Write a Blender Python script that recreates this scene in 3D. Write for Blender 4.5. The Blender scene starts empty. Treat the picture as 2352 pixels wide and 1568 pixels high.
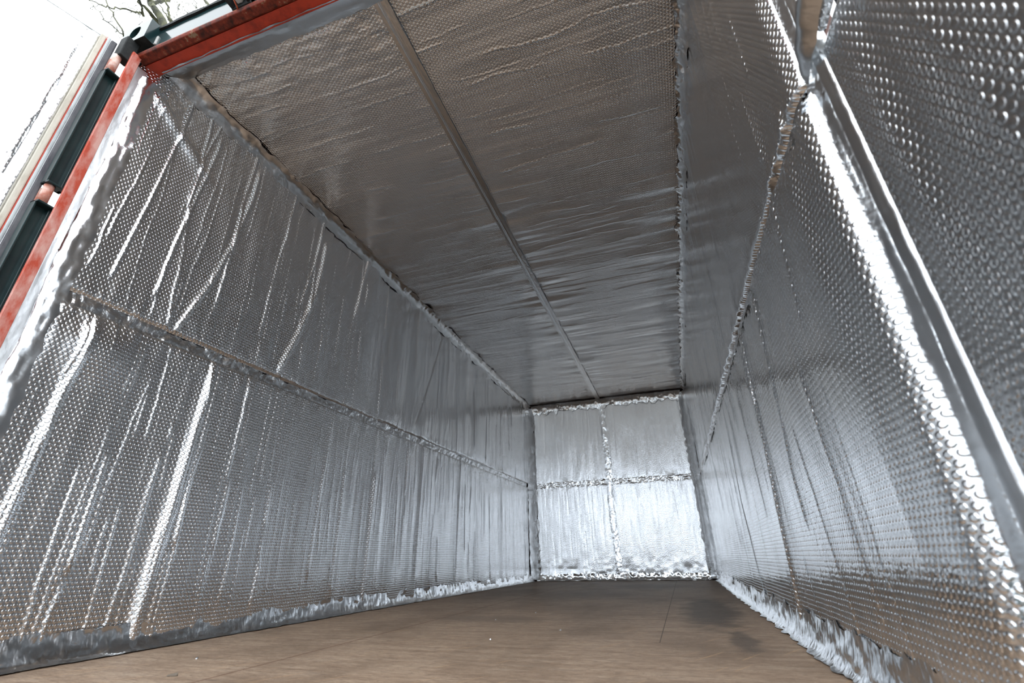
import bpy, math
import numpy as np
from mathutils import Matrix, Vector

S = bpy.context.scene
COL = S.collection
RNG = np.random.default_rng(7)

# ------------------------------------------------------------------ camera
CAM = np.array([1.9658, 0.0, 0.2769])
RIGHT = np.array([0.94809823, 0.31739743, -0.01919926])
UP = np.array([0.15091754, -0.39601708, 0.90575624])
FWD = np.array([-0.27988147, 0.8616434, 0.42336393])
FPX = 1069.38
cd = bpy.data.cameras.new('camera')
cam = bpy.data.objects.new('camera', cd)
COL.objects.link(cam)
m = Matrix.Identity(4)
for i in range(3):
    m[i][0], m[i][1], m[i][2], m[i][3] = RIGHT[i], UP[i], -FWD[i], CAM[i]
cam.matrix_world = m
cd.sensor_width = 36.0
cd.lens = FPX / 2352 * 36.0
cd.clip_start = 0.02
cd.dof.use_dof = True
cd.dof.focus_distance = 2.6
cd.dof.aperture_fstop = 3.5
S.camera = cam

# ------------------------------------------------------------------ sky, exposure
SKY = 1.0
w = bpy.data.worlds.new('overcast_sky')
S.world = w
w.use_nodes = True
nt = w.node_tree
nt.nodes.clear()
out = nt.nodes.new('ShaderNodeOutputWorld')
bg = nt.nodes.new('ShaderNodeBackground')
tc = nt.nodes.new('ShaderNodeTexCoord')
sx = nt.nodes.new('ShaderNodeSeparateXYZ')
rp = nt.nodes.new('ShaderNodeValToRGB')
rp.color_ramp.elements[0].position = 0.0
rp.color_ramp.elements[0].color = (0.55, 0.62, 0.70, 1)
rp.color_ramp.elements[1].position = 0.75
rp.color_ramp.elements[1].color = (0.92, 0.965, 1.0, 1)
nt.links.new(tc.outputs['Generated'], sx.inputs[0])
nt.links.new(sx.outputs['Z'], rp.inputs[0])
nt.links.new(rp.outputs[0], bg.inputs[0])
bg.inputs[1].default_value = SKY
nt.links.new(bg.outputs[0], out.inputs[0])

S.view_settings.view_transform = 'Standard'
S.view_settings.look = 'None'
S.view_settings.gamma = 1.0
S.view_settings.use_curve_mapping = False
S.view_settings.exposure = 2.0
S.cycles.use_denoising = True
S.cycles.max_bounces = 11
S.cycles.glossy_bounces = 11
S.cycles.diffuse_bounces = 6
S.cycles.sample_clamp_indirect = 12.0
S.cycles.caustics_reflective = True

# ------------------------------------------------------------------ room measures
W, L, H = 2.33, 6.835, 2.428
FRONT = 0.77


# ------------------------------------------------------------------ helpers
def tag(o, label=None, cat=None, group=None, kind=None):
    if label: o['label'] = label
    if cat: o['category'] = cat
    if group: o['group'] = group
    if kind: o['kind'] = kind
    return o


def link_mesh(name, verts, faces, mat, parent=None, smooth=False, uv=None):
    me = bpy.data.meshes.new(name)
    verts = np.asarray(verts, dtype=np.float32)
    faces = np.asarray(faces, dtype=np.int32) if not isinstance(faces, list) else faces
    if isinstance(faces, list):
        me.from_pydata([tuple(v) for v in verts], [], faces)
    else:
        n = len(faces)
        me.vertices.add(len(verts))
        me.vertices.foreach_set('co', verts.ravel())
        me.loops.add(n * 4)
        me.polygons.add(n)
        me.loops.foreach_set('vertex_index', faces.ravel())
        me.polygons.foreach_set('loop_start', np.arange(0, n * 4, 4, dtype=np.int32))
        me.update(calc_edges=True)
    if smooth:
        me.polygons.foreach_set('use_smooth', np.ones(len(me.polygons), dtype=bool))
    if uv is not None:
        lay = me.uv_layers.new(name='UVMap')
        idx = np.empty(len(me.loops), dtype=np.int32)
        me.loops.foreach_get('vertex_index', idx)
        lay.data.foreach_set('uv', np.asarray(uv, dtype=np.float32)[idx].ravel())
    if mat: me.materials.append(mat)
    me.validate()
    me.update()
    o = bpy.data.objects.new(name, me)
    COL.objects.link(o)
    if parent: o.parent = parent
    return o


def grid(name, P, uvu, uvv, mat, flip=False, parent=None):
    """P: (nu, nv, 3) array of points -> one smooth grid mesh"""
    nu, nv = P.shape[:2]
    i = np.arange(nu - 1)[:, None] * nv + np.arange(nv - 1)[None, :]
    f = np.stack([i, i + nv, i + nv + 1, i + 1], -1).reshape(-1, 4)
    if flip: f = f[:, ::-1]
    uv = np.stack([np.broadcast_to(uvu, (nu, nv)), np.broadcast_to(uvv, (nu, nv))], -1).reshape(-1, 2)
    return link_mesh(name, P.reshape(-1, 3), np.ascontiguousarray(f), mat, parent, True, uv)


def box(b0, b1):
    (x0, y0, z0), (x1, y1, z1) = b0, b1
    v = [(x0, y0, z0), (x1, y0, z0), (x1, y1, z0), (x0, y1, z0), (x0, y0, z1), (x1, y0, z1), (x1, y1, z1), (x0, y1, z1)]
    f = [(0, 3, 2, 1), (4, 5, 6, 7), (0, 1, 5, 4), (1, 2, 6, 5), (2, 3, 7, 6), (3, 0, 4, 7)]
    return v, f


def boxes(name, bl, mat, parent=None, bevel=0.0):
    V, F = [], []
    for b0, b1 in bl:
        v, f = box(b0, b1)
        k = len(V)
        V += v
        F += [tuple(i + k for i in q) for q in f]
    o = link_mesh(name, V, F, mat, parent)
    if bevel:
        md = o.modifiers.new('bevel', 'BEVEL')
        md.width = bevel
        md.segments = 2
        md.limit_method = 'ANGLE'
    return o


def prism_x(name, prof, x0, x1, mat, parent=None, bevel=0.0):
    """closed (y, z) profile swept along x"""
    n = len(prof)
    V = [(x0, y, z) for y, z in prof] + [(x1, y, z) for y, z in prof]
    F = [(i, (i + 1) % n, n + (i + 1) % n, n + i) for i in range(n)]
    F += [tuple(range(n))[::-1], tuple(range(n, 2 * n))]
    o = link_mesh(name, V, F, mat, parent)
    if bevel:
        md = o.modifiers.new('bevel', 'BEVEL')
        md.width = bevel
        md.segments = 2
        md.limit_method = 'ANGLE'
    return o


def tube_data(pts, rad, n=8):
    pts = np.asarray(pts, float)
    V, F = [], []
    for k, p in enumerate(pts):
        t = pts[min(k + 1, len(pts) - 1)] - pts[max(k - 1, 0)]
        t = t / (np.linalg.norm(t) + 1e-9)
        a = np.cross(t, [0.3, 0.9, 0.2])
        a /= np.linalg.norm(a)
        b = np.cross(t, a)
        for j in range(n):
            an = 2 * math.pi * j / n
            V.append(p + rad[k] * (math.cos(an) * a + math.sin(an) * b))
    for k in range(len(pts) - 1):
        for j in range(n):
            F.append((k * n + j, k * n + (j + 1) % n, (k + 1) * n + (j + 1) % n, (k + 1) * n + j))
    F.append(tuple(range(n))[::-1])
    F.append(tuple((len(pts) - 1) * n + j for j in range(n)))
    return V, F


def tubes(name, lst, mat, parent=None, n=8):
    V, F = [], []
    for pts, rad in lst:
        v, f = tube_data(pts, rad, n)
        k = len(V)
        V += v
        F += [tuple(i + k for i in q) for q in f]
    o = link_mesh(name, V, F, mat, parent)
    o.data.polygons.foreach_set('use_smooth', np.ones(len(o.data.polygons), dtype=bool))
    return o


def sstep(a, b, x):
    t = np.clip((x - a) / (b - a), 0, 1)
    return t * t * (3 - 2 * t)


def vnoise(u, v, seed):
    """smooth 2-D value noise in [-1, 1]"""
    ui, vi = np.floor(u).astype(np.int64), np.floor(v).astype(np.int64)
    fu, fv = u - ui, v - vi
    fu = fu * fu * (3 - 2 * fu)
    fv = fv * fv * (3 - 2 * fv)

    def hsh(a, b):
        h = (a * 374761393 + b * 668265263 + seed * 974634777) & 0x7fffffff
        h = ((h ^ (h >> 13)) * 1274126177) & 0x7fffffff
        return ((h ^ (h >> 16)) & 0xffff) / 32767.5 - 1.0
    a = hsh(ui, vi) * (1 - fu) + hsh(ui + 1, vi) * fu
    b = hsh(ui, vi + 1) * (1 - fu) + hsh(ui + 1, vi + 1) * fu
    return a * (1 - fv) + b * fv


def fnoise(u, v, seed, o=3):
    s, a = 0, 1
    for k in range(o):
        s = s + a * vnoise(u * 2 ** k, v * 2 ** k, seed + 17 * k)
        a *= 0.5
    return s


# ------------------------------------------------------------------ materials
def new_mat(name):
    mt = bpy.data.materials.new(name)
    mt.use_nodes = True
    b = mt.node_tree.nodes['Principled BSDF']
    return mt, mt.node_tree, b


def math_node(t, op, a, b=None, c=None):
    n = t.nodes.new('ShaderNodeMath')
    n.operation = op
    for k, x in enumerate((a, b, c)):
        if x is None: continue
        if isinstance(x, (int, float)): n.inputs[k].default_value = x
        else: t.links.new(x, n.inputs[k])
    return n.outputs[0]


def vmath(t, op, a, b=None, c=None):
    n = t.nodes.new('ShaderNodeVectorMath')
    n.operation = op
    for k, x in enumerate((a, b, c)):
        if x is None: continue
        if isinstance(x, tuple): n.inputs[k].default_value = x
        else: t.links.new(x, n.inputs[k])
    return n.outputs[1] if op == 'LENGTH' else n.outputs[0]


def foil_bubble(name, rough, depth, noise_d, pitch=0.0158, color=(0.87, 0.88, 0.89)):
    mt, t, b = new_mat(name)
    b.inputs['Metallic'].default_value = 1.0
    b.inputs['Base Color'].default_value = (*color, 1)
    b.inputs['Roughness'].default_value = rough
    uv = t.nodes.new('ShaderNodeUVMap').outputs[0]
    s3 = 1.7320508
    p = vmath(t, 'MULTIPLY', uv, (1 / pitch, 1 / (pitch * s3), 0))
    a = vmath(t, 'SUBTRACT', vmath(t, 'FRACTION', p), (0.5, 0.5, 0))
    c = vmath(t, 'SUBTRACT', vmath(t, 'FRACTION', vmath(t, 'ADD', p, (0.5, 0.5, 0))), (0.5, 0.5, 0))
    da = vmath(t, 'LENGTH', vmath(t, 'MULTIPLY', a, (1, s3, 0)))
    dc = vmath(t, 'LENGTH', vmath(t, 'MULTIPLY', c, (1, s3, 0)))
    d = math_node(t, 'MINIMUM', da, dc)
    mr = t.nodes.new('ShaderNodeMapRange')
    mr.interpolation_type = 'SMOOTHSTEP'
    mr.inputs[1].default_value = 0.42
    mr.inputs[2].default_value = 0.22
    t.links.new(d, mr.inputs[0])
    no = t.nodes.new('ShaderNodeTexNoise')
    no.noise_dimensions = '2D'
    no.inputs['Scale'].default_value = 95.0
    no.inputs['Detail'].default_value = 1.0
    t.links.new(uv, no.inputs['Vector'])
    hgt = math_node(t, 'ADD', math_node(t, 'MULTIPLY', mr.outputs[0], depth), math_node(t, 'MULTIPLY', no.outputs[0], noise_d))
    bp = t.nodes.new('ShaderNodeBump')
    bp.inputs['Strength'].default_value = 1.0
    bp.inputs['Distance'].default_value = 1.0
    t.links.new(hgt, bp.inputs['Height'])
    t.links.new(bp.outputs[0], b.inputs['Normal'])
    return mt


def foil_tape(name, rough=0.2, nd=0.0012, sc=40.0, color=(0.84, 0.85, 0.86)):
    mt, t, b = new_mat(name)
    b.inputs['Metallic'].default_value = 1.0
    b.inputs['Base Color'].default_value = (*color, 1)
    b.inputs['Roughness'].default_value = rough
    uv = t.nodes.new('ShaderNodeUVMap').outputs[0]
    no = t.nodes.new('ShaderNodeTexNoise')
    no.noise_dimensions = '2D'
    no.inputs['Scale'].default_value = sc
    no.inputs['Detail'].default_value = 2.0
    t.links.new(uv, no.inputs['Vector'])
    bp = t.nodes.new('ShaderNodeBump')
    bp.inputs['Strength'].default_value = 1.0
    bp.inputs['Distance'].default_value = nd
    t.links.new(no.outputs[0], bp.inputs['Height'])
    t.links.new(bp.outputs[0], b.inputs['Normal'])
    return mt


def plain(name, color, rough=0.5, metal=0.0, spec=0.5):
    mt, t, b = new_mat(name)
    b.inputs['Base Color'].default_value = (*color, 1)
    b.inputs['Roughness'].default_value = rough
    b.inputs['Metallic'].default_value = metal
    b.inputs['Specular IOR Level'].default_value = spec
    return mt


def mottled(name, c0, c1, scale, lo=0.4, hi=0.65, rough=0.45, bump=0.0, spec=0.5, stretch=(1, 1, 1), detail=6.0, c2=None):
    mt, t, b = new_mat(name)
    tcn = t.nodes.new('ShaderNodeTexCoord').outputs['Object']
    v = vmath(t, 'MULTIPLY', tcn, tuple(float(x) for x in stretch))
    no = t.nodes.new('ShaderNodeTexNoise')
    no.inputs['Scale'].default_value = scale
    no.inputs['Detail'].default_value = detail
    no.inputs['Roughness'].default_value = 0.65
    t.links.new(v, no.inputs['Vector'])
    r = t.nodes.new('ShaderNodeValToRGB')
    e = r.color_ramp.elements
    e[0].position, e[0].color = lo, (*c0, 1)
    e[1].position, e[1].color = hi, (*c1, 1)
    if c2:
        k = e.new(min(0.99, hi + 0.08))
        k.color = (*c2, 1)
    t.links.new(no.outputs[0], r.inputs[0])
    t.links.new(r.outputs[0], b.inputs['Base Color'])
    b.inputs['Roughness'].default_value = rough
    b.inputs['Specular IOR Level'].default_value = spec
    if bump:
        bp = t.nodes.new('ShaderNodeBump')
        bp.inputs['Distance'].default_value = bump
        t.links.new(no.outputs[0], bp.inputs['Height'])
        t.links.new(bp.outputs[0], b.inputs['Normal'])
    return mt


def floor_material():
    mt, t, b = new_mat('worn_plywood')
    co = t.nodes.new('ShaderNodeTexCoord').outputs['Object']

    def noise(stretch, scale, detail, rough=0.6):
        n = t.nodes.new('ShaderNodeTexNoise')
        n.inputs['Scale'].default_value = scale
        n.inputs['Detail'].default_value = detail
        n.inputs['Roughness'].default_value = rough
        t.links.new(vmath(t, 'MULTIPLY', co, stretch), n.inputs['Vector'])
        return n.outputs[0]

    def ramp(fac, stops):
        r = t.nodes.new('ShaderNodeValToRGB')
        e = r.color_ramp.elements
        while len(e) < len(stops): e.new(0.5)
        for k, (p, c) in enumerate(stops):
            e[k].position = p
            e[k].color = (*c, 1) if len(c) == 3 else c
        t.links.new(fac, r.inputs[0])
        return r.outputs[0]

    def mix(fac, a, bb, mode='MIX'):
        n = t.nodes.new('ShaderNodeMix')
        n.data_type = 'RGBA'
        n.blend_type = mode
        if isinstance(fac, float): n.inputs[0].default_value = fac
        else: t.links.new(fac, n.inputs[0])
        for k, x in ((6, a), (7, bb)):
            if isinstance(x, tuple): n.inputs[k].default_value = (*x, 1)
            else: t.links.new(x, n.inputs[k])
        return n.outputs[2]
    grain = noise((1.0, 6.0, 1.0), 4.0, 8.0, 0.7)
    base = ramp(grain, [(0.30, (0.25, 0.165, 0.11)), (0.5, (0.42, 0.295, 0.205)), (0.72, (0.55, 0.42, 0.31))])
    blot = noise((0.9, 0.55, 1.0), 2.6, 5.0)
    col = mix(ramp(blot, [(0.46, (0, 0, 0)), (0.68, (0.7, 0.7, 0.7))]), base, (0.165, 0.11, 0.072))
    sep = t.nodes.new('ShaderNodeSeparateXYZ')
    t.links.new(co, sep.inputs[0])
    X, Y = sep.outputs['X'], sep.outputs['Y']
    # grey scuffs along the grain
    sc = noise((1.2, 9.0, 1.0), 3.0, 5.0)
    col = mix(ramp(sc, [(0.60, (0, 0, 0)), (0.75, (0.5, 0.5, 0.5))]), col, (0.22, 0.19, 0.17))
    fine = noise((3.0, 22.0, 1.0), 9.0, 6.0, 0.75)
    col = mix(ramp(fine, [(0.38, (0.8, 0.8, 0.8)), (0.54, (0, 0, 0))]), col, (0.15, 0.10, 0.07))
    col = mix(ramp(noise((2.0, 12.0, 1.0), 5.0, 7.0, 0.75), [(0.58, (0, 0, 0)), (0.68, (0.65, 0.65, 0.65))]), col, (0.50, 0.36, 0.25))
    # long light scratches
    rot = t.nodes.new('ShaderNodeVectorRotate')
    rot.inputs['Angle'].default_value = 0.5
    t.links.new(co, rot.inputs['Vector'])
    n2 = t.nodes.new('ShaderNodeTexNoise')
    n2.inputs['Scale'].default_value = 6.0
    n2.inputs['Detail'].default_value = 3.0
    t.links.new(vmath(t, 'MULTIPLY', rot.outputs[0], (14.0, 0.5, 1.0)), n2.inputs['Vector'])
    col = mix(ramp(n2.outputs[0], [(0.64, (0, 0, 0)), (0.68, (0.6, 0.6, 0.6))]), col, (0.52, 0.33, 0.19))
    wob = noise((1.0, 1.0, 1.0), 9.0, 4.0)
    wobc = math_node(t, 'MULTIPLY', math_node(t, 'SUBTRACT', wob, 0.5), 1.6)

    def stain(cx, cy, rx, ry, strength, color):
        nonlocal col
        dx = math_node(t, 'DIVIDE', math_node(t, 'SUBTRACT', X, cx), rx)
        dy = math_node(t, 'DIVIDE', math_node(t, 'SUBTRACT', Y, cy), ry)
        d = math_node(t, 'SQRT', math_node(t, 'ADD', math_node(t, 'MULTIPLY', dx, dx), math_node(t, 'MULTIPLY', dy, dy)))
        d = math_node(t, 'ADD', d, wobc)
        mr = t.nodes.new('ShaderNodeMapRange')
        mr.interpolation_type = 'SMOOTHSTEP'
        mr.inputs[1].default_value = 1.35
        mr.inputs[2].default_value = 0.60
        mr.inputs[3].default_value = 0.0
        mr.inputs[4].default_value = strength
        t.links.new(d, mr.inputs[0])
        col = mix(mr.outputs[0], col, color)
    stain(2.06, 3.15, 0.14, 0.75, 0.75, (0.075, 0.058, 0.045))
    stain(2.12, 2.08, 0.045, 0.22, 0.7, (0.09, 0.07, 0.055))
    stain(1.15, 4.3, 0.5, 0.45, 0.35, (0.085, 0.062, 0.045))
    stain(0.45, 4.6, 0.25, 0.5, 0.35, (0.085, 0.062, 0.045))
    stain(1.55, 5.6, 0.4, 0.35, 0.35, (0.085, 0.062, 0.045))
    stain(1.0, 2.6, 0.3, 0.12, 0.4, (0.12, 0.09, 0.07))

    def seam(axis, pos, width, color, lo=None, hi=None):
        nonlocal col
        src = X if axis == 'x' else Y
        oth = Y if axis == 'x' else X
        d = math_node(t, 'ABSOLUTE', math_node(t, 'SUBTRACT', src, pos))
        k = math_node(t, 'LESS_THAN', d, width)
        if lo is not None: k = math_node(t, 'MULTIPLY', k, math_node(t, 'GREATER_THAN', oth, lo))
        if hi is not None: k = math_node(t, 'MULTIPLY', k, math_node(t, 'LESS_THAN', oth, hi))
        col = mix(math_node(t, 'MULTIPLY', k, 0.8), col, color)
    seam('x', 0.695, 0.0036, (0.12, 0.045, 0.02))
    seam('x', 1.84, 0.002, (0.06, 0.035, 0.02), 2.0)
    seam('y', 1.80, 0.0016, (0.13, 0.055, 0.025), 0.7)
    seam('y', 4.22, 0.003, (0.07, 0.04, 0.025))
    # pale specks and grit
    sp = noise((1, 1, 1), 160.0, 1.0)
    col = mix(ramp(sp, [(0.70, (0, 0, 0)), (0.74, (0.8, 0.8, 0.8))]), col, (0.55, 0.45, 0.36))
    col = mix(ramp(noise((1, 1, 1), 130.0, 2.0), [(0.29, (0.75, 0.75, 0.75)), (0.33, (0, 0, 0))]), col, (0.07, 0.045, 0.03))
    t.links.new(col, b.inputs['Base Color'])
    b.inputs['Roughness'].default_value = 0.55
    b.inputs['Specular IOR Level'].default_value = 0.35
    bp = t.nodes.new('ShaderNodeBump')
    bp.inputs['Distance'].default_value = 0.004
    t.links.new(grain, bp.inputs['Height'])
    t.links.new(bp.outputs[0], b.inputs['Normal'])
    return mt


M_WALLFOIL = foil_bubble('wall_bubble_foil', 0.12, 0.0011, 0.0005)
M_CEILFOIL = foil_bubble('ceiling_bubble_foil', 0.12, 0.0014, 0.0005)
M_BACKFOIL = foil_bubble('end_wall_bubble_foil', 0.18, 0.0014, 0.0010)
M_DOORFOIL = foil_bubble('door_bubble_foil', 0.25, 0.0005, 0.0004)
M_DOORFOIL2 = foil_bubble('near_bubble_foil', 0.14, 0.00095, 0.0008)
M_TAPE = foil_tape('foil_tape')
M_POSTTAPE = foil_tape('dull_foil_tape', 0.42, 0.0006)
M_CRINKLE = foil_tape('crinkled_foil_tape', 0.16, 0.0035, 45.0)
M_STEEL = plain('container_steel', (0.16, 0.06, 0.04), 0.6)
M_FLOOR = floor_material()
M_RED = mottled('worn_red_paint', (0.30, 0.026, 0.010), (0.60, 0.055, 0.020), 14.0, 0.30, 0.52, 0.45, 0.0006, 0.4)
M_REDWORN = mottled('chalky_red_paint', (0.58, 0.085, 0.045), (0.74, 0.40, 0.34), 16.0, 0.42, 0.62, 0.5, 0.0006, 0.4, (1, 1, 0.35))
M_RUST = mottled('rusty_red_lip', (0.05, 0.012, 0.006), (0.26, 0.035, 0.013), 22.0, 0.36, 0.56, 0.6, 0.001, 0.3, (1, 1, 1), 7.0, (0.34, 0.22, 0.13))
M_GREEN = mottled('dark_green_paint', (0.010, 0.026, 0.028), (0.018, 0.042, 0.042), 9.0, 0.4, 0.65, 0.28, 0.0, 0.5)
M_GLOSS = mottled('glossy_dark_green_paint', (0.012, 0.030, 0.032), (0.02, 0.045, 0.046), 9.0, 0.4, 0.65, 0.14)
M_GLOSS.node_tree.nodes['Principled BSDF'].inputs['IOR'].default_value = 1.4
M_LUG = mottled('faded_red_lug', (0.50, 0.17, 0.11), (0.66, 0.47, 0.40), 20.0, 0.42, 0.6, 0.5)
M_BLACK = mottled('black_grime_and_shade', (0.006, 0.007, 0.007), (0.022, 0.024, 0.022), 40.0, 0.4, 0.7, 0.8)
M_RUBBER = mottled('weathered_rubber', (0.045, 0.04, 0.05), (0.16, 0.155, 0.16), 7.0, 0.40, 0.66, 0.6, 0.0, 0.3, (1, 1, 0.35))
M_LIP = mottled('pale_grey_rubber', (0.16, 0.16, 0.17), (0.52, 0.54, 0.54), 5.0, 0.40, 0.52, 0.6, 0.0, 0.3, (1, 1, 0.3))
M_BEIGE = mottled('dirty_beige_trim', (0.30, 0.24, 0.17), (0.62, 0.57, 0.48), 7.0, 0.36, 0.55, 0.6, 0.0, 0.3, (1, 1, 0.3))
M_BARK = mottled('mossy_bark', (0.035, 0.035, 0.022), (0.12, 0.12, 0.06), 5.0, 0.4, 0.62, 0.85)
M_GROUND = mottled('gravel_ground', (0.07, 0.068, 0.06), (0.15, 0.145, 0.13), 3.0, 0.35, 0.65, 0.9)
M_WOODBIT = plain('weathered_wood_chip', (0.16, 0.13, 0.10), 0.8)
M_SCRAP = foil_tape('foil_scrap', 0.3)
M_PALE = plain('pale_plastic', (0.6, 0.58, 0.55), 0.5)
M_ORANGE = plain('orange_cable', (0.5, 0.09, 0.03), 0.5)

# ------------------------------------------------------------------ setting: shell, floor, ground
T = 0.05


def struct(name, bl, mat):
    o = boxes(name, bl, mat)
    o['kind'] = 'structure'
    return o


struct('ground', [((-40, -40, -0.45), (40, 40, -0.16))], M_GROUND)
struct('floor', [((-0.04, 0.74, -0.15), (W + 0.04, L + 0.04, 0.0))], M_FLOOR)
struct('wall_left', [((-0.06 - T, 0.80, -0.15), (-0.06, L + 0.05, H + 0.12))], M_STEEL)
struct('wall_right', [((W + 0.06, 0.80, -0.15), (W + 0.06 + T, L + 0.05, H + 0.12))], M_STEEL)
struct('wall_back', [((-0.06, L + 0.05, -0.15), (W + 0.06, L + 0.10, H + 0.12))], M_STEEL)
struct('ceiling', [((-0.06, 0.86, H + 0.03), (W + 0.06, L + 0.05, H + 0.07))], M_STEEL)


# ------------------------------------------------------------------ foil insulation sheets
def spacing(u0, u1, d0, d1):
    """grid stations whose step grows from d0 to d1"""
    xs = [u0]
    while xs[-1] < u1:
        f = (xs[-1] - u0) / (u1 - u0)
        xs.append(xs[-1] + d0 + (d1 - d0) * f)
    xs = np.array(xs)
    return u0 + (xs - xs[0]) * (u1 - u0) / (xs[-1] - xs[0])


def creases(us, t, items):
    """sharp folds that run along v: items = (u0, slope-path fn(t), amplitude, width, t0, t1)"""
    h = np.zeros((len(us), len(t)))
    for path, amp, wd, t0, t1 in items:
        c = path(t)
        en = sstep(t0 - 0.03, t0 + 0.03, t) * (1 - sstep(t1 - 0.03, t1 + 0.03, t))
        lo, hi = c.min() - 5 * wd, c.max() + 5 * wd
        k = np.where((us > lo) & (us < hi))[0]
        if len(k) == 0: continue
        d = (us[k][:, None] - c[None, :]) / wd
        h[k] += amp * en[None, :] * np.exp(-d * d)
    return h


def random_creases(rng, u0, u1, step, amp, wd, jog=0.012):
    items = []
    u = u0
    while u < u1:
        u += step * rng.uniform(0.35, 1.7)
        ts = [rng.uniform(-0.1, 0.3)]
        sd = int(rng.integers(1e6))
        drift = rng.normal(0, 0.03)
        while ts[-1] < 1.0:
            ln = rng.uniform(0.15, 0.7)
            a = amp * rng.uniform(0.25, 1.25)
            off = rng.normal(0, 0.006)
            items.append((lambda t, u=u, sd=sd, off=off, drift=drift: u + off + drift * (t - 0.5) + jog * vnoise(t * 4.0, t * 0, sd) + 0.3 * jog * vnoise(t * 22.0, t * 0, sd + 5),
                          a, wd * rng.uniform(0.8, 1.4), ts[-1], min(ts[-1] + ln, 1.1)))
            ts.append(ts[-1] + ln + rng.uniform(0.0, 0.25))
    return items


def sheet(name, label, O, U, V, N, us, vlo, vhi, nv, hfun, mat, edge=0.02, drop=0.012, group=None, roll=None, lip=0.0):
    """a padded sheet: grid in (u, v) lifted along N by hfun, edges rolled back by drop"""
    O, U, V, N = (np.array(a, float) for a in (O, U, V, N))
    q = np.linspace(-1, 1, nv)
    t = 0.5 + 0.5 * np.sign(q) * (1 - (1 - np.abs(q)) ** 1.15)       # denser to the seams
    lo = vlo(us) if callable(vlo) else np.full(len(us), float(vlo))
    hi = vhi(us) if callable(vhi) else np.full(len(us), float(vhi))
    vv = lo[:, None] + (hi - lo)[:, None] * t[None, :]
    uu = np.broadcast_to(us[:, None], vv.shape)
    h = hfun(uu, vv, us, t)
    dv = np.minimum(vv - lo[:, None], hi[:, None] - vv)
    du = np.minimum(uu - us[0], us[-1] - uu)
    e = np.minimum(np.clip(dv / edge, 0, 1), np.clip(du / edge, 0, 1))
    h = h * sstep(0, 1, np.clip(e * 0.9 + 0.1, 0, 1)) - drop * (1 - np.sqrt(1 - (1 - e) ** 2))
    if roll: h = h + roll(uu)
    if lip: h = h - lip * (1 - np.sqrt(1 - (1 - np.clip((vv - lo[:, None]) / 0.014, 0, 1)) ** 2)) + 0.4 * lip * np.exp(-((vv - lo[:, None]) / 0.05) ** 2)
    P = O + uu[..., None] * U + vv[..., None] * V + h[..., None] * N
    o = grid(name, P, uu, vv, mat, flip=float(np.dot(np.cross(U, V), N)) < 0)
    tag(o, label, 'insulation sheet', group)
    return o


def pucker(uu, vv, vs, reach, amp, fu, seed):
    """small gathers that fan out of a taped seam at v = vs"""
    d = np.abs(vv - vs)
    m = np.exp(-(d / reach) ** 1.3)
    g = vnoise(uu * fu, d * 9.0, seed) + 0.6 * vnoise(uu * fu * 2.1, d * 18.0, seed + 3)
    return amp * m * g


def zl(y): return 1.173 + 0.010 * (y - 1.0)          # left wall seam height


def zr(y): return 1.128 + 0.016 * (y - 0.8)          # right wall seam height


us_wall = spacing(0.785, L - 0.03, 0.0028, 0.009)


def roll_front(uu, y0, y1, depth):
    return -depth * (1 - sstep(y0, y1, uu)) ** 1.2


ROLL_L = lambda uu: roll_front(uu, 0.785, 0.88, 0.024)
ROLL_R = lambda uu: roll_front(uu, 0.797, 0.838, 0.012)


def wall_height(seed, items, zs, bil, crs):
    def fn(uu, vv, us, t):
        d_seam = np.abs(vv - zs(uu))
        damp = sstep(0.0, 0.12, d_seam)
        h = bil * (fnoise(uu * 4.2 + 0.5 * vnoise(vv * 1.3, uu * 0.6, seed), vv * 0.55, seed, 3) + 0.3) * (0.25 + 0.75 * damp)
        h += 0.0016 * fnoise(uu * 22.0, vv * 1.6, seed + 4, 2)
        deep = sstep(1.8, 3.6, uu)
        h += deep * 0.0075 * vnoise(uu * 6.3, vv * 0.5, seed + 31) + deep * 0.0022 * vnoise(uu * 15.0, vv * 0.8, seed + 32)
        h += creases(us, t, items) * (0.4 + 0.6 * damp)
        h += pucker(uu, vv, zs(uu), 0.075, 0.0065, 26.0, seed + 9)
        h += 0.0012 * fnoise(uu * 45, vv * 45, seed + 21, 2) * np.exp(-(d_seam / 0.10) ** 2)
        return h + crs(uu, vv)
    return fn


def fold(path, amp, wd, t0=-0.2, t1=1.2):
    return (path, amp, wd, t0, t1)


def poly(pts, z0, z1):
    """crease path through (y, z) points, as a function of t"""
    ps = sorted(pts, key=lambda p: p[1])
    zz = np.array([p[1] for p in ps])
    yy = np.array([p[0] for p in ps])
    return lambda t: np.interp(z0 + (z1 - z0) * t, zz, yy)


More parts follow.
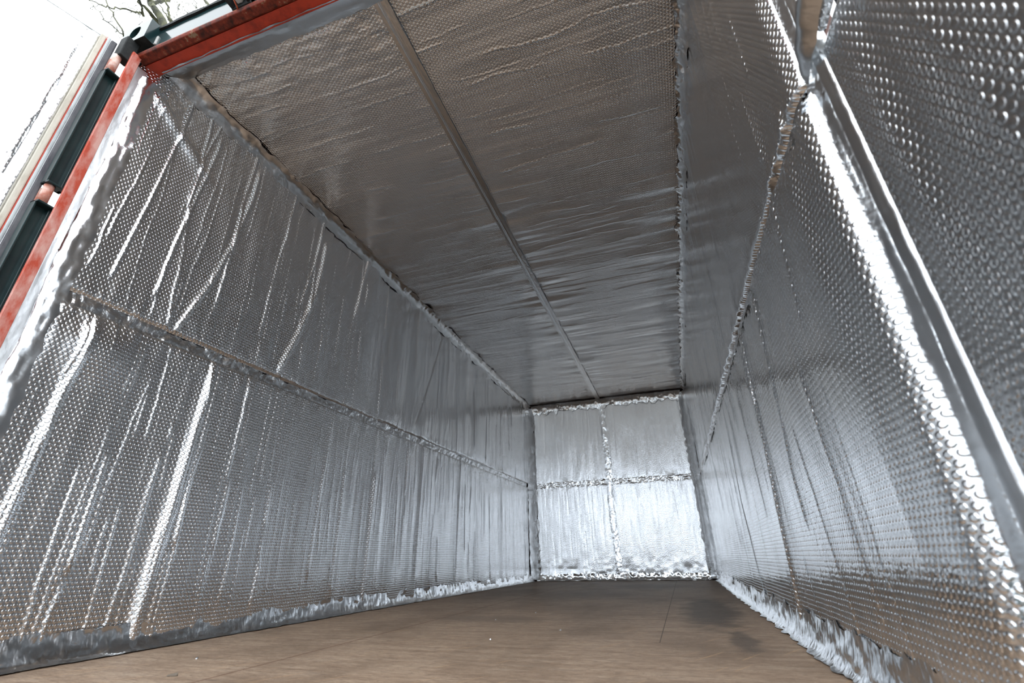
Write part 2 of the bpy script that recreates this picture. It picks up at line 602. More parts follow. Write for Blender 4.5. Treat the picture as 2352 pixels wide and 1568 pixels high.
# left wall, upper sheet
rng = np.random.default_rng(11)
it = random_creases(rng, 0.86, 6.7, 0.060, 0.0030, 0.0040) + random_creases(rng, 0.86, 6.7, 0.20, 0.0060, 0.0075)
z0, z1 = 1.19, 2.40
it += [fold(poly([(2.05, 2.05), (2.03, 1.8), (1.95, 1.5), (1.87, 1.25)], z0, z1), 0.014, 0.016, 0.02, 0.85),
       fold(poly([(1.99, 2.35), (1.98, 2.0), (1.93, 1.7)], z0, z1), 0.006, 0.008, 0.4, 0.98),
       fold(poly([(2.50, 2.38), (2.47, 2.2), (2.44, 1.9)], z0, z1), 0.010, 0.012, 0.55, 1.0),
       fold(poly([(1.45, 2.1), (1.42, 1.8), (1.36, 1.5), (1.27, 1.2)], z0, z1), 0.009, 0.011, 0.0, 0.9),
       fold(poly([(1.20, 2.2), (1.17, 1.8), (1.14, 1.25)], z0, z1), 0.006, 0.008, 0.1, 0.9),
       fold(poly([(1.02, 2.1), (1.00, 1.7), (0.97, 1.25)], z0, z1), 0.006, 0.007, 0.1, 0.95),
       fold(poly([(3.80, 2.3), (3.6, 1.8), (3.38, 1.3)], z0, z1), -0.008, 0.012, 0.1, 0.95),
       fold(poly([(5.05, 2.25), (5.0, 1.8), (4.97, 1.3)], z0, z1), -0.010, 0.014, 0.05, 0.9)]


def left_upper_extra(uu, vv):
    h = 0.0 * uu
    # the drooping fold that runs down and back from the top front corner
    d = (uu - 0.90) * 0.62 + (vv - 2.20)
    a = (uu - 0.90) * 0.78 - (vv - 2.20) * 0.62
    h += 0.020 * np.exp(-(d / 0.035) ** 2) * sstep(-0.1, 0.0, a) * (1 - sstep(0.15, 0.45, a))
    m = np.exp(-((uu - 0.95) ** 2 + (vv - 2.36) ** 2) / 0.018)
    return h + 0.006 * m * fnoise(uu * 30, vv * 30, 90, 2)


sheet('insulation_sheet', 'silver bubble foil sheet on the left wall, upper panel with a long bright drooping fold',
      (0, 0, 0), (0, 1, 0), (0, 0, 1), (1, 0, 0), us_wall, lambda y: zl(y) + 0.024, 2.405, 90,
      wall_height(101, it, zl, 0.0075, left_upper_extra), M_WALLFOIL, 0.02, 0.014, None, ROLL_L)

# left wall, lower sheet
rng = np.random.default_rng(12)
it = random_creases(rng, 0.82, 6.7, 0.040, 0.0030, 0.0037, 0.008) + random_creases(rng, 0.82, 6.7, 0.25, 0.0055, 0.0080, 0.008)
z0, z1 = 0.03, 1.155
it += [fold(poly([(1.49, 1.13), (1.475, 0.7), (1.455, 0.05)], z0, z1), 0.016, 0.020, -0.2, 1.0),
       fold(poly([(1.53, 1.13), (1.52, 0.7)], z0, z1), 0.006, 0.008, 0.3, 1.0),
       fold(poly([(0.98, 1.10), (0.96, 0.6), (0.95, 0.05)], z0, z1), 0.010, 0.014, 0.0, 1.0),
       fold(poly([(2.88, 1.0), (2.876, 0.032)], z0, z1), 0.012, 0.016, -0.2, 0.7),
       fold(poly([(3.55, 1.1), (3.5, 0.05)], z0, z1), 0.012, 0.020, 0.0, 1.0),
       fold(poly([(4.3, 1.1), (4.25, 0.05)], z0, z1), 0.012, 0.024, 0.0, 1.0)]


def left_lower_extra(uu, vv):
    h = 0.0 * uu
    m = np.exp(-((uu - 1.02) ** 2 / 0.02 + (vv - 1.02) ** 2 / 0.012))
    return h + 0.030 * m


sheet('insulation_sheet', 'silver bubble foil sheet on the left wall, lower panel with many straight upright creases',
      (0, 0, 0), (0, 1, 0), (0, 0, 1), (1, 0, 0), us_wall, 0.02, lambda y: zl(y) - 0.020, 90,
      wall_height(202, it, zl, 0.0065, left_lower_extra), M_WALLFOIL, 0.02, 0.014, None, ROLL_L)

# right wall
us_r = spacing(0.797, L - 0.03, 0.0028, 0.009)
rng = np.random.default_rng(13)
it = random_creases(rng, 0.88, 6.7, 0.075, 0.0024, 0.0042)
sheet('insulation_sheet', 'silver bubble foil sheet on the right wall, upper panel between seam and roof',
      (W, 0, 0), (0, 1, 0), (0, 0, 1), (-1, 0, 0), us_r, lambda y: zr(y) + 0.004, 2.405, 90,
      wall_height(303, it, zr, 0.006, lambda a, b: 0.0 * a), M_WALLFOIL, 0.016, 0.010, None, ROLL_R, 0.022)
rng = np.random.default_rng(14)
it = random_creases(rng, 0.95, 6.7, 0.14, 0.0024, 0.0042)
z0, z1 = 0.03, 1.13
it += [fold(poly([(1.953, 1.11), (2.02, 0.75), (2.079, 0.41), (2.12, 0.1)], z0, z1), 0.009, 0.008, 0.02, 1.0),
       fold(poly([(1.55, 1.1), (1.60, 0.8), (1.70, 0.5)], z0, z1), 0.005, 0.006, 0.3, 0.98),
       fold(poly([(3.0, 1.12), (3.1, 0.55), (3.0, 0.05)], z0, z1), -0.009, 0.010, 0.0, 0.95),
       fold(poly([(4.3, 1.12), (4.35, 0.5), (4.3, 0.05)], z0, z1), -0.009, 0.012, 0.0, 0.8)]


def right_lower_extra(uu, vv):
    h = 0.0 * uu
    h += 0.020 * np.exp(-((uu - 1.25) / 0.35) ** 2) * np.exp(-((vv - 0.75) / 0.35) ** 2)
    return h


sheet('insulation_sheet', 'silver bubble foil sheet on the right wall, lower panel with a broad white glare stripe',
      (W, 0, 0), (0, 1, 0), (0, 0, 1), (-1, 0, 0), us_r, 0.02, lambda y: zr(y) - 0.008, 90,
      wall_height(404, it, zr, 0.0055, right_lower_extra), M_WALLFOIL, 0.016, 0.010, None, ROLL_R)

# ceiling
us_c = spacing(0.925, L - 0.02, 0.003, 0.010)
CX = 1.103


def ceil_height(seed, items, edge_side):
    def fn(uu, vv, us, t):
        h = 0.004 * fnoise(uu * 5.0, vv * 1.0, seed, 2)
        h += 0.0012 * fnoise(uu * 28.0, vv * 2.2, seed + 2, 2)
        mid = sstep(2.0, 2.6, uu) * (1 - 0.5 * sstep(5.5, 6.6, uu))
        d = np.abs(vv - CX)
        h += 0.010 * mid * np.exp(-(d / 0.32) ** 2) * fnoise(uu * 9.0, vv * 1.6, seed + 7, 2)
        if edge_side == 'right':
            e = np.abs(vv - W)
            h += 0.012 * mid * np.exp(-(e / 0.35) ** 2) * fnoise(uu * 8.0, vv * 1.3, seed + 8, 2)
        else:
            e = np.abs(vv)
            h += 0.008 * mid * np.exp(-(e / 0.22) ** 2) * fnoise(uu * 8.0, vv * 1.5, seed + 8, 2)
            m = np.exp(-((uu - 0.95) / 0.25) ** 2)
            h += 0.004 * m * fnoise(uu * 30, vv * 14, seed + 5, 3)
        h += creases(us, t, items)
        h -= 0.02 * np.exp(-((L - uu) / 0.10) ** 2)
        return h
    return fn


rng = np.random.default_rng(21)
it = random_creases(rng, 0.95, 6.7, 0.07, 0.0022, 0.0038, 0.02)
sheet('insulation_sheet', 'dull silver bubble foil sheet under the roof, left of the centre tape line',
      (0, 0, H), (0, 1, 0), (1, 0, 0), (0, 0, -1), us_c, 0.03, CX - 0.006, 80, ceil_height(501, it, 'left'), M_CEILFOIL, 0.015, 0.008)
rng = np.random.default_rng(22)
it = random_creases(rng, 0.95, 6.7, 0.08, 0.0024, 0.0038, 0.02)
sheet('insulation_sheet', 'dull silver bubble foil sheet under the roof, right of the centre tape line',
      (0, 0, H), (0, 1, 0), (1, 0, 0), (0, 0, -1), us_c, CX + 0.006, W - 0.02, 80, ceil_height(601, it, 'right'), M_CEILFOIL, 0.015, 0.008)

# end wall: four sheets
BX, BZ = 1.138, 1.238


def back_height(seed, items):
    def fn(uu, vv, us, t):
        h = 0.005 * fnoise(uu * 3.2, vv * 1.1, seed, 3)
        h += 0.0016 * fnoise(uu * 26, vv * 3.0, seed + 1, 2)
        h += creases(us, t, items)
        m = np.exp(-(vv / 0.22) ** 2)
        h += 0.010 * m * fnoise(uu * 7, vv * 7, seed + 2, 3)
        h += pucker(uu, vv, BZ, 0.06, 0.005, 24.0, seed + 3)
        return h
    return fn


for nm, x0, x1, za, zb, sd in (('upper left quarter', 0.06, BX - 0.01, BZ + 0.012, 2.36, 31),
                               ('upper right quarter', BX + 0.01, W - 0.07, BZ + 0.012, 2.36, 32),
                               ('lower left quarter', 0.06, BX - 0.01, 0.02, BZ - 0.012, 33),
                               ('lower right quarter', BX + 0.01, W - 0.05, 0.02, BZ - 0.012, 34)):
    rng = np.random.default_rng(sd)
    it = random_creases(rng, x0, x1, 0.07, -0.0028, 0.006)
    ub = np.linspace(x0, x1, 150)
    sheet('insulation_sheet', f'bright silver bubble foil sheet on the far end wall, {nm}',
          (0, L, 0), (1, 0, 0), (0, 0, 1), (0, -1, 0), ub, za, zb, 110, back_height(sd * 10, it), M_BACKFOIL, 0.02, 0.012)

# doors' lining
XD, XR = -0.10, W + 0.026
DHX, DHY, DA = -0.10, 0.684, math.radians(-18.0)
cA, sA = math.cos(DA), math.sin(DA)


def door_height(seed, items):
    def fn(uu, vv, us, t):
        h = 0.006 * fnoise(uu * 3.5, vv * 0.8, seed, 2) + 0.0015 * fnoise(uu * 20, vv * 2, seed + 1, 2)
        return h + creases(us, t, items)
    return fn


rng = np.random.default_rng(41)
ud = np.linspace(-1.16, -0.030, 260)


def door_left(uu, vv, us, t):
    h = 0.004 * fnoise(uu * 3.5, vv * 0.8, 700, 2) + creases(us, t, random_creases(np.random.default_rng(44), -1.1, -0.1, 0.16, 0.002, 0.008))
    c = -0.062 + 0.010 * fnoise(vv * 2.2, vv * 0, 71, 2)
    h = h - (0.008 + 0.006 * vnoise(vv * 9.0, vv * 0, 72)) * np.exp(-((uu - c) / 0.006) ** 2)
    return h + 0.003 * np.exp(-((uu - c) / 0.03) ** 2) * fnoise(uu * 60, vv * 30, 73, 2)


sheet('insulation_sheet', 'dazzling white foil sheet lining the open door at far left',
      (DHX, DHY, 0), (-sA, cA, 0), (0, 0, 1), (cA, sA, 0), ud, 0.08, 2.395, 200, door_left, M_DOORFOIL, 0.012, 0.010)
rng = np.random.default_rng(42)
ud = np.linspace(-0.42, 0.730, 240)
sheet('insulation_sheet', 'dark silver bubble foil sheet nearest the camera at right, below the peeling tape',
      (XR, 0, 0), (0, 1, 0), (0, 0, 1), (-1, 0, 0), ud, 0.06, 1.135, 110, door_height(800, random_creases(rng, -0.4, 0.65, 0.3, 0.002, 0.008)), M_DOORFOIL2, 0.02, 0.012)
rng = np.random.default_rng(43)
sheet('insulation_sheet', 'small wedge of bubble foil sheet above the peeling tape at top right',
      (XR, 0, 0), (0, 1, 0), (0, 0, 1), (-1, 0, 0), ud, 1.165, 2.36, 110, door_height(900, random_creases(rng, -0.4, 0.65, 0.3, 0.002, 0.008)), M_DOORFOIL2, 0.02, 0.012)


# ------------------------------------------------------------------ foil tape
def tape(label, us, prof, nt, along, seed, crinkle, ragged=0.0, mat=None, fr=20.0, parent=None, name='foil_tape', waves=None):
    """a strip: prof(u, t) -> (a, b, nrm_a, nrm_b) in the plane across it; along maps (u, a, b) to xyz"""
    t = np.linspace(0, 1, nt)
    uu = np.broadcast_to(us[:, None], (len(us), nt))
    rag = 1 + ragged * vnoise(us * 23.0, us * 0, seed)[:, None]
    rag2 = ragged * vnoise(us * 31.0, us * 0, seed + 1)[:, None]
    tt = np.clip(t[None, :] * rag + rag2 * 0.5, -0.3, 1.4)
    a, b, na, nb = prof(uu, tt)
    h = crinkle * (fnoise(uu * fr, tt * 3.0, seed + 2, 3) + 0.5 * vnoise(uu * fr * 3.3, tt * 6.0, seed + 8))
    a = a + na * h
    b = b + nb * h
    P = np.stack(along(uu, a, b), -1)
    o = grid(name, P, uu, tt * 0.06, mat or M_TAPE, False, parent)
    if parent is None: tag(o, label, 'tape', None)
    return o


def Y_of(y0, y1, n): return np.linspace(y0, y1, n)


along_y = lambda u, a, b: (a, u, b)           # strip along y; a = x, b = z
along_x = lambda u, a, b: (u, a, b)           # strip along x; a = y, b = z
along_z = lambda u, a, b: (a, b, u)           # strip along z; a = x, b = y


def flat(p0, p1, n):
    p0, p1, n = np.array(p0), np.array(p1), np.array(n)
    return lambda u, t: (p0[0] + (p1[0] - p0[0]) * t, p0[1] + (p1[1] - p0[1]) * t, n[0], n[1])


def bent(p0, pc, p1, n):
    """quadratic curve through a corner"""
    def f(u, t):
        k = [(1 - t) ** 2, 2 * t * (1 - t), t ** 2]
        return (p0[0] * k[0] + pc[0] * k[1] + p1[0] * k[2], p0[1] * k[0] + pc[1] * k[1] + p1[1] * k[2], n[0], n[1])
    return f


# wall seams
tape('crinkled foil tape sunk in the seam halfway up the left wall', Y_of(0.80, 6.78, 1100),
     lambda u, t: (-0.014 + 0 * u, zl(u) - 0.038 + 0.076 * t, 1.0, 0.0), 9, along_y, 61, 0.005, 0.10, M_CRINKLE, 26)
tape('crinkled foil tape just under the dark slit halfway up the right wall', Y_of(0.80, 6.78, 900),
     lambda u, t: (W - 0.003 + 0.006 * t, zr(u) - 0.040 + 0.034 * t, -1.0, 0.0), 7, along_y, 62, 0.003, 0.05, M_CRINKLE, 20)
# ceiling centre
tape('narrow brownish foil tape strip down the middle of the ceiling', Y_of(0.93, 6.80, 700),
     lambda u, t: (CX - 0.032 + 0.064 * t, H - 0.0095 - 0.007 * np.exp(-((t - 0.42) / 0.06) ** 2) + 0 * u, 0.0, -1.0), 25, along_y, 63, 0.0008, 0.03, M_TAPE, 8)
# ceiling edges
tape('smooth foil tape where the left wall meets the ceiling', Y_of(0.862, 6.80, 900),
     bent((0.001, 2.345), (0.012, 2.412), (0.058, 2.424), (0.7, -0.7)), 11, along_y, 64, 0.0035, 0.10, M_TAPE, 12)
tape('frayed foil tape where the right wall meets the ceiling', Y_of(0.862, 6.80, 900),
     bent((W + 0.001, 2.350), (W - 0.010, 2.412), (W - 0.048, 2.424), (-0.7, -0.7)), 11, along_y, 65, 0.005, 0.25, M_CRINKLE, 18)
# end wall corners
tape('wide foil tape down the far left corner of the container', Y_of(0.02, 2.40, 260),
     bent((0.000, L - 0.19), (0.022, L - 0.05), (0.088, L - 0.004), (0.7, -0.7)), 13, along_z, 66, 0.004, 0.12, M_TAPE, 7)
tape('wide foil tape down the far right corner of the container', Y_of(0.02, 2.40, 260),
     bent((W - 0.000, L - 0.21), (W - 0.022, L - 0.05), (W - 0.104, L - 0.004), (-0.7, -0.7)), 13, along_z, 67, 0.003, 0.10, M_TAPE, 6)
tape('crumpled foil tape along the top edge of the far end wall', Y_of(0.05, W - 0.06, 420),
     bent((L - 0.10, 2.418), (L - 0.022, 2.416), (L - 0.014, 2.315), (-0.7, -0.7)), 12, along_x, 68, 0.008, 0.16, M_CRINKLE, 16)
tape('crumpled bright foil tape along the foot of the far end wall', Y_of(0.04, W - 0.03, 420),
     bent((L - 0.012, 0.085), (L - 0.014, 0.008), (L - 0.055, 0.003), (-0.9, 0.1)), 12, along_x, 69, 0.009, 0.18, M_CRINKLE, 16)
tape('white upright foil tape splitting the far end wall in two', Y_of(0.05, 2.33, 300),
     lambda u, t: (BX - 0.045 + 0.085 * t + 0.006 * np.sin(u * 5), L - 0.006 - 0.008 * np.sin(np.pi * np.clip(t, 0, 1)) + 0 * u, 0.0, -1.0), 12, along_z, 70, 0.003, 0.10, M_TAPE, 14)
tape('creased level foil tape across the middle of the far end wall', Y_of(0.06, W - 0.05, 420),
     lambda u, t: (L - 0.002 + 0 * u, BZ - 0.045 + 0.085 * t, -1.0, 0.0), 12, along_x, 71, 0.006, 0.10, M_CRINKLE, 20)
# wall feet
tape('long foil tape along the foot of the left wall', Y_of(0.80, 6.78, 1300),
     bent((0.002, 0.090), (0.010, 0.006), (0.045, 0.0035), (0.8, 0.15)), 13, along_y, 72, 0.0055, 0.08, M_CRINKLE, 10)
tape('ragged foil tape along the foot of the right wall', Y_of(0.80, 6.78, 1300),
     bent((W - 0.001, 0.10), (W - 0.010, 0.006), (W - 0.045, 0.0035), (-0.8, 0.15)), 13, along_y, 73, 0.0042, 0.14, M_CRINKLE, 8)
# front edges
tape('bluish foil tape running down the left door post beside the red flange', Y_of(0.02, 2.30, 300),
     lambda u, t: (-0.014 + 0.0070 * t, 0.762 + 0.045 * t + 0.012 * vnoise(u * 3.0, u * 0, 5) * t, 1.0, 0.0), 8, along_z, 74, 0.0008, 0.03, M_POSTTAPE, 5)
tape('dark blue foil tape running down the right wall beside the nearest sheet', Y_of(0.0, 2.36, 300),
     lambda u, t: (W + 0.019 + 0 * u - 0.003 * np.exp(-((t - 0.32) / 0.05) ** 2) + 0.014 * np.exp(-(t / 0.045) ** 2), 0.711 + 0.103 * t + 0 * u, -1.0, 0.0), 14, along_z, 75, 0.0018, 0.04, M_TAPE, 5)
tape('smooth grey foil tape between the red door header and the ceiling foil', Y_of(0.02, W - 0.01, 420),
     bent((0.845, 2.340), (0.90, 2.375), (0.950, 2.417), (0.5, -0.8)), 12, along_x, 76, 0.0022, 0.05, M_TAPE, 6)
tape('thick bright foil edge rolled behind the left door post', Y_of(0.02, 2.27, 300),
     bent((-0.012, 0.800), (0.012, 0.812), (0.008, 0.868), (0.7, -0.7)), 12, along_z, 77, 0.004, 0.06, M_TAPE, 8)


# peeling tape flap on the right door seam
def flap_prof(u, t):
    bow = 0.040 * np.sin(np.pi * np.clip((u - 0.42) / 0.37, 0, 1)) ** 0.9
    return (XR - 0.004 - 0.007 * sstep(0.68, 0.73, u) - bow * np.sin(np.pi * np.clip(t, 0, 1)) - 0.3 * bow, 1.125 + 0.055 * t, -1.0, 0.0)


tape('loose peeling foil tape bulging off the seam at top right', Y_of(-0.4, 0.79, 260),
     flap_prof, 12, along_y, 78, 0.003, 0.08, M_TAPE, 9)

# ------------------------------------------------------------------ door frame of the container
fr = bpy.data.objects.new('container_door_frame', None)
COL.objects.link(fr)
fr.location = (0, 0, 0)
tag(fr, 'red and dark green steel door frame around the container mouth', 'door frame')

prism_x('header_beam', [(0.802, 2.343), (0.858, 2.345), (0.858, 2.50), (0.79, 2.50), (0.79, 2.36), (0.802, 2.36)], -0.02, W + 0.03, M_RED, fr, 0.002)
prism_x('header_lip', [(0.752, 2.350), (0.758, 2.338), (0.792, 2.335), (0.80, 2.343), (0.798, 2.362), (0.775, 2.372), (0.756, 2.365)], -0.02, W + 0.03, M_RUST, fr, 0.003)
prism_x('header_front', [(0.768, 2.370), (0.79, 2.370), (0.79, 2.515), (0.768, 2.515)], -0.02, W + 0.03, M_GLOSS, fr, 0.002)
# ragged black drip edge on top of the header
n = 240
xs = np.linspace(0.05, W + 0.03, n)
top = 2.530 + 0.006 * fnoise(xs * 9, xs * 0, 3, 3)
V = []
for i in range(n):
    V += [(xs[i], 0.758, 2.508 + 0.002 * math.sin(xs[i] * 40)), (xs[i], 0.758, top[i]), (xs[i], 0.84, top[i]), (xs[i], 0.84, 2.508)]
F = []
for i in range(n - 1):
    for j in range(4):
        F.append((i * 4 + j, i * 4 + (j + 1) % 4, i * 4 + 4 + (j + 1) % 4, i * 4 + 4 + j))
F += [(3, 2, 1, 0), tuple((n - 1) * 4 + j for j in range(4))]
link_mesh('drip_edge', V, F, M_BLACK, fr)


# corner casting: a block with an oval hole in its front face
def casting(x0, x1, y0, y1, z0, z1, hx, hz, rx, rz):
    nseg = 32
    V, F = [], []
    # front face ring: square outline matched to oval
    oval, sq = [], []
    cx, cz = (x0 + x1) / 2 + hx, (z0 + z1) / 2 + hz
    for k in range(nseg):
        a = 2 * math.pi * k / nseg
        c, s = math.cos(a), math.sin(a)
        oval.append((cx + rx * np.sign(c) * abs(c) ** 0.8, cz + rz * np.sign(s) * abs(s) ** 0.8))
        mx = max(abs(c), abs(s))
        sq.append((min(max((x0 + x1) / 2 + (x1 - x0) / 2 * c / mx, x0), x1), (z0 + z1) / 2 + (z1 - z0) / 2 * s / mx))
    V += [(x, y0, z) for x, z in sq] + [(x, y0, z) for x, z in oval] + [(x, y0 + 0.028, z) for x, z in oval] + [(x, y1, z) for x, z in sq]
    for k in range(nseg):
        q = (k + 1) % nseg
        F.append((k, q, nseg + q, nseg + k))
        F.append((nseg + k, nseg + q, 2 * nseg + q, 2 * nseg + k))
        F.append((q, k, 3 * nseg + k, 3 * nseg + q))
    F.append(tuple(range(3 * nseg, 4 * nseg)))
    return V, F


v, f = casting(-0.112, 0.05, 0.722, 0.86, 2.405, 2.529, -0.004, 0.002, 0.032, 0.040)
cc = link_mesh('corner_casting', v, f, M_GLOSS, fr)
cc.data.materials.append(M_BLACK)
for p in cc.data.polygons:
    if p.normal.z < -0.7 and p.center.z < 2.41: p.material_index = 1  # underside shade painted in as black over the green gloss
boxes('casting_cavity', [((-0.085, 0.800, 2.42), (0.025, 0.805, 2.515))], M_RUST, cc)
# casting foot: dark block between the casting and the post
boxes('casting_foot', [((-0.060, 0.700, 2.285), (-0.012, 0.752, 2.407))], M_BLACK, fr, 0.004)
boxes('weld_bead', [((0.05, 0.762, 2.405), (0.062, 0.772, 2.46))], M_PALE, cc, 0.002)

# left corner post
boxes('post_flange', [((-0.014, 0.736, -0.15), (-0.003, 0.772, 2.345))], M_REDWORN, fr, 0.002)
boxes('post_return', [((-0.055, 0.758, -0.15), (-0.014, 0.772, 2.345))], M_REDWORN, fr, 0.002)


def channel(z0, z1):
    boxes('hinge_channel', [((-0.060, 0.694, z0), (-0.050, 0.748, z1)), ((-0.060, 0.736, z0), (-0.034, 0.748, z1)),
                            ((-0.060, 0.690, z0), (-0.030, 0.697, z1)),
                            ((-0.060, 0.690, z0), (-0.016, 0.750, z0 + 0.008)), ((-0.060, 0.690, z1 - 0.008), (-0.016, 0.750, z1))],
          M_GREEN, fr, 0.002)


def hinge(z0, z1):
    v, f = tube_data([(-0.040, 0.710, z0 - 0.004), (-0.040, 0.710, z1 + 0.004)], [0.0155, 0.0155], 20)
    o = link_mesh('hinge_barrel', v, f, M_LUG, fr)
    o.data.polygons.foreach_set('use_smooth', np.array([len(p.vertices) == 4 for p in o.data.polygons]))
    boxes('hinge_plate', [((-0.075, 0.700, z0 + 0.006), (-0.066, 0.735, z1 - 0.006))], M_LUG, o, 0.002)


gaps = [(0.06, 0.145), (0.765, 0.848), (1.470, 1.552), (2.180, 2.285)]
prev = -0.15
for a, b in gaps:
    channel(prev, a)
    hinge(a, b)
    prev = b
# right corner post, hidden behind the tape
boxes('post_plate', [((W + 0.056, 0.775, -0.15), (W + 0.064, 0.80, 2.345))], M_REDWORN, fr, 0.002)

# cam keeper on the header
kp = boxes('door_cam_keeper', [((0.525, 0.700, 2.372), (0.541, 0.768, 2.452)), ((0.608, 0.700, 2.372), (0.624, 0.768, 2.452)),
                               ((0.525, 0.752, 2.368), (0.624, 0.768, 2.456)), ((0.541, 0.700, 2.440), (0.608, 0.768, 2.452))], M_BLACK, fr, 0.003)
boxes('keeper_cleat', [((0.556, 0.708, 2.385), (0.585, 0.752, 2.425))], M_PALE, kp, 0.004)
tubes('loose_wire', [([(0.600, 0.715, 2.39), (0.585, 0.70, 2.375), (0.578, 0.712, 2.355), (0.570, 0.742, 2.350), (0.562, 0.755, 2.352)], [0.003] * 5)], M_ORANGE, kp, 8)

# ------------------------------------------------------------------ doors
d1 = boxes('door_1', [((-0.060, -1.19, -0.10), (-0.014, 0.0, 2.405))], M_GREEN)
d1['kind'] = 'structure'
d1.location = (DHX, DHY, 0)
d1.rotation_euler = (0, 0, DA)
boxes('edge_trim', [((-0.016, -0.032, 0.0), (0.010, -0.012, 2.395))], M_BEIGE, d1, 0.004)
boxes('trim_edge', [((-0.010, -0.0115, 0.0), (0.014, -0.009, 2.393))], M_RED, d1)
boxes('gasket_lip', [((-0.012, -0.0085, 0.0), (0.018, 0.003, 2.39))], M_LIP, d1, 0.004)
boxes('door_gasket', [((-0.012, 0.0035, 0.0), (0.026, 0.026, 2.38))], M_RUBBER, d1, 0.005)
d2 = boxes('door_2', [((W + 0.066, -0.45, -0.10), (W + 0.11, 0.70, 2.405))], M_GREEN)
d2['kind'] = 'structure'

# ------------------------------------------------------------------ trees beyond


def px(x, y, depth):
    d = FWD + (x - 1176) / FPX * RIGHT - (y - 784) / FPX * UP
    return CAM + d * depth


def limb(pts, w0, w1, depth, ddep=0.0, sub=3, wob=0.02):
    p = np.array([px(x, y, depth + ddep * i) for i, (x, y) in enumerate(pts)])
    q, r = [], []
    for i in range(len(p) - 1):
        for s in range(sub):
            q.append(p[i] + (p[i + 1] - p[i]) * s / sub + RNG.normal(0, wob, 3) * (0 if s == 0 else 1))
    q.append(p[-1])
    r = np.linspace(w0, w1, len(q)) * 0.62 * depth / FPX
    return q, r


D = 10.0
t1 = bpy.data.objects.new('bare_tree', None)
COL.objects.link(t1)
base = px(384, 66, D)
t1.location = (base[0] + 0.4, base[1] + 0.5, -0.16)
tag(t1, 'leafless mossy tree with a forked trunk rising behind the container corner', 'tree')


def at(parent, lst):
    l = np.array(parent.location)
    return [([np.array(p) - l for p in pts], rad) for pts, rad in lst]


trunk, r = limb([(384, 66), (365, 34), (353, 17), (344, 4), (352, -30), (350, -70)], 15, 6, D, 0.1, 3, 0.015)
foot = np.array(t1.location)
trunk = [foot, foot + (trunk[0] - foot) * 0.4 + np.array([0.1, 0.1, 0.2]), foot + (trunk[0] - foot) * 0.75] + trunk
r = np.concatenate([[0.17, 0.13, 0.095], r])
tubes('trunk', at(t1, [(trunk, r)]), M_BARK, t1, 12)
for pts, a, b, dd in [([(378, 66), (347, 33), (334, 17), (320, 0), (300, -50)], 8, 3, -0.15),
                      ([(345, 5), (360, 5), (376, 1), (400, -12)], 8, 4, 0.2),
                      ([(330, 38), (327, 18), (318, 0), (310, -30)], 4.5, 2, -0.1),
                      ([(327, 33), (315, 27), (299, 24), (276, 21), (255, 19), (238, 14), (205, 0), (180, -15)], 4, 1.2, -0.2),
                      ([(284, 84), (271, 54), (260, 28), (243, 0), (225, -40)], 3.4, 2, 0.2),
                      ([(282, 79), (261, 61), (239, 43), (229, 27), (204, 1)], 2.4, 1.2, 0.1),
                      ([(402, 66), (389, 38), (385, 25), (378, 0), (370, -40)], 5.5, 3, 0.1),
                      ([(398, 63), (381, 31), (364, 9), (352, -20)], 3, 1.6, 0.25)]:
    br = limb(pts, a, b, D + 0.2, dd)
    tubes('branch', at(t1, [br]), M_BARK, t1, 8)
tw = []
for pts in [[(321, 41), (318, 34), (303, 28), (285, 27), (262, 32), (249, 52)], [(322, 57), (320, 46), (312, 40)], [(230, 27), (236, 22), (246, 18)],
            [(276, 88), (266, 70), (258, 54)], [(310, 22), (295, 12), (280, 9), (264, 9)], [(316, 22), (314, 12), (309, 4)], [(400, 62), (388, 48), (380, 40)],
            [(352, 30), (352, 14), (350, 0)], [(420, 54), (402, 40), (384, 30), (372, 22)], [(378, 56), (374, 40), (370, 30)], [(214, 12), (208, 22)],
            [(268, 60), (274, 70), (290, 78)], [(240, 14), (226, 10), (216, 14), (209, 22)], [(249, 52), (254, 44), (262, 33)], [(392, 50), (400, 40), (414, 30), (430, 30)]]:
    tw.append(limb(pts, 1.3, 0.8, D, 0.05, 3, 0.03))
tubes('twigs', at(t1, tw), M_BARK, t1, 5)

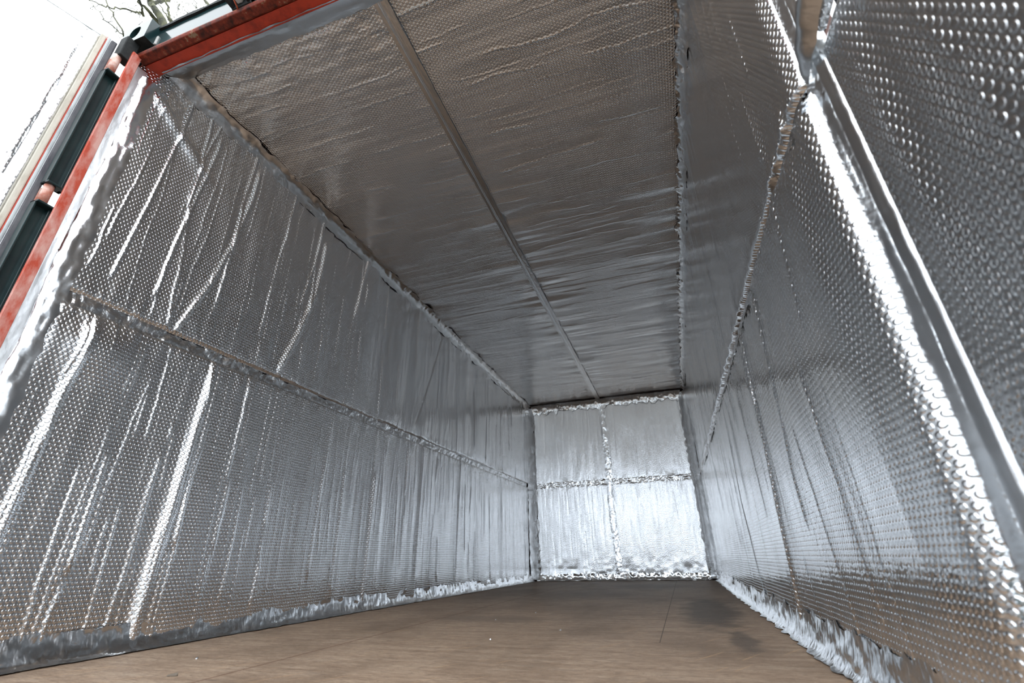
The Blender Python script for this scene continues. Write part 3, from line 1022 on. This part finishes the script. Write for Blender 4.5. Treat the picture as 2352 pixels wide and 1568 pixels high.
t2 = bpy.data.objects.new('bare_tree', None)
COL.objects.link(t2)
base = px(495, 36, 13.0)
t2.location = (base[0] + 0.5, base[1] + 0.6, -0.16)
tag(t2, 'thin leafless tree showing above the black header edge', 'tree')
q, r = limb([(495, 36), (487, 23), (478, 9), (470, 0), (455, -40)], 6, 4, 13.0, 0.1)
foot = np.array(t2.location)
q = [foot, foot + (q[0] - foot) * 0.5 + np.array([0.05, 0.05, 0])] + q
r = np.concatenate([[0.09, 0.06], r])
tubes('trunk', at(t2, [(q, r)]), M_BARK, t2, 10)
tw = []
for k in range(26):
    x0, y0 = RNG.uniform(405, 500), RNG.uniform(10, 40)
    pts = [(x0, y0)]
    dx, dy = RNG.uniform(-9, 3), RNG.uniform(-10, -4)
    for s in range(RNG.integers(2, 5)):
        pts.append((pts[-1][0] + dx + RNG.normal(0, 3), pts[-1][1] + dy + RNG.normal(0, 3)))
    tw.append(limb(pts, 1.2, 0.7, 13.0 + RNG.uniform(-0.5, 0.5), 0.1, 2, 0.03))
tubes('twigs', at(t2, tw), M_BARK, t2, 5)


# ------------------------------------------------------------------ bits on the floor
def chip(name, label, cat, x, y, l, wd, h, ang, mat, group=None):
    n = 9
    V, F = [], []
    rr = np.random.default_rng(int(abs(x * 1000 + y * 7777)))
    for lay, (s, z) in enumerate(((0.9, 0.0), (1.0, 0.5), (0.75, 1.0))):
        for j in range(n):
            a = 2 * math.pi * j / n
            k = s * (0.8 + 0.35 * rr.random())
            V.append((k * l / 2 * math.cos(a), k * wd / 2 * math.sin(a), z * h * (1 + 0.3 * math.cos(a))))
    for lay in range(2):
        for j in range(n):
            F.append((lay * n + j, lay * n + (j + 1) % n, (lay + 1) * n + (j + 1) % n, (lay + 1) * n + j))
    F += [tuple(range(n))[::-1], tuple(range(2 * n, 3 * n))]
    o = link_mesh(name, V, F, mat)
    o.location = (x, y, 0.0005)
    o.rotation_euler = (0, 0, ang)
    tag(o, label, cat, group)


chip('wood_chip', 'dark splinter of wood lying on the floor near the bottom left', 'wood chip', 0.567, 1.184, 0.032, 0.009, 0.006, 0.5, M_WOODBIT)
for x, y in ((1.426, 2.239), (0.40, 1.40), (1.02, 2.55), (1.13, 2.9), (1.22, 1.95)):
    chip('foil_scrap', 'tiny pale fleck lying on the brown plywood floor', 'scrap', x, y, 0.010, 0.007, 0.004, x * 5, M_SCRAP, 'pale flecks scattered on the floor')
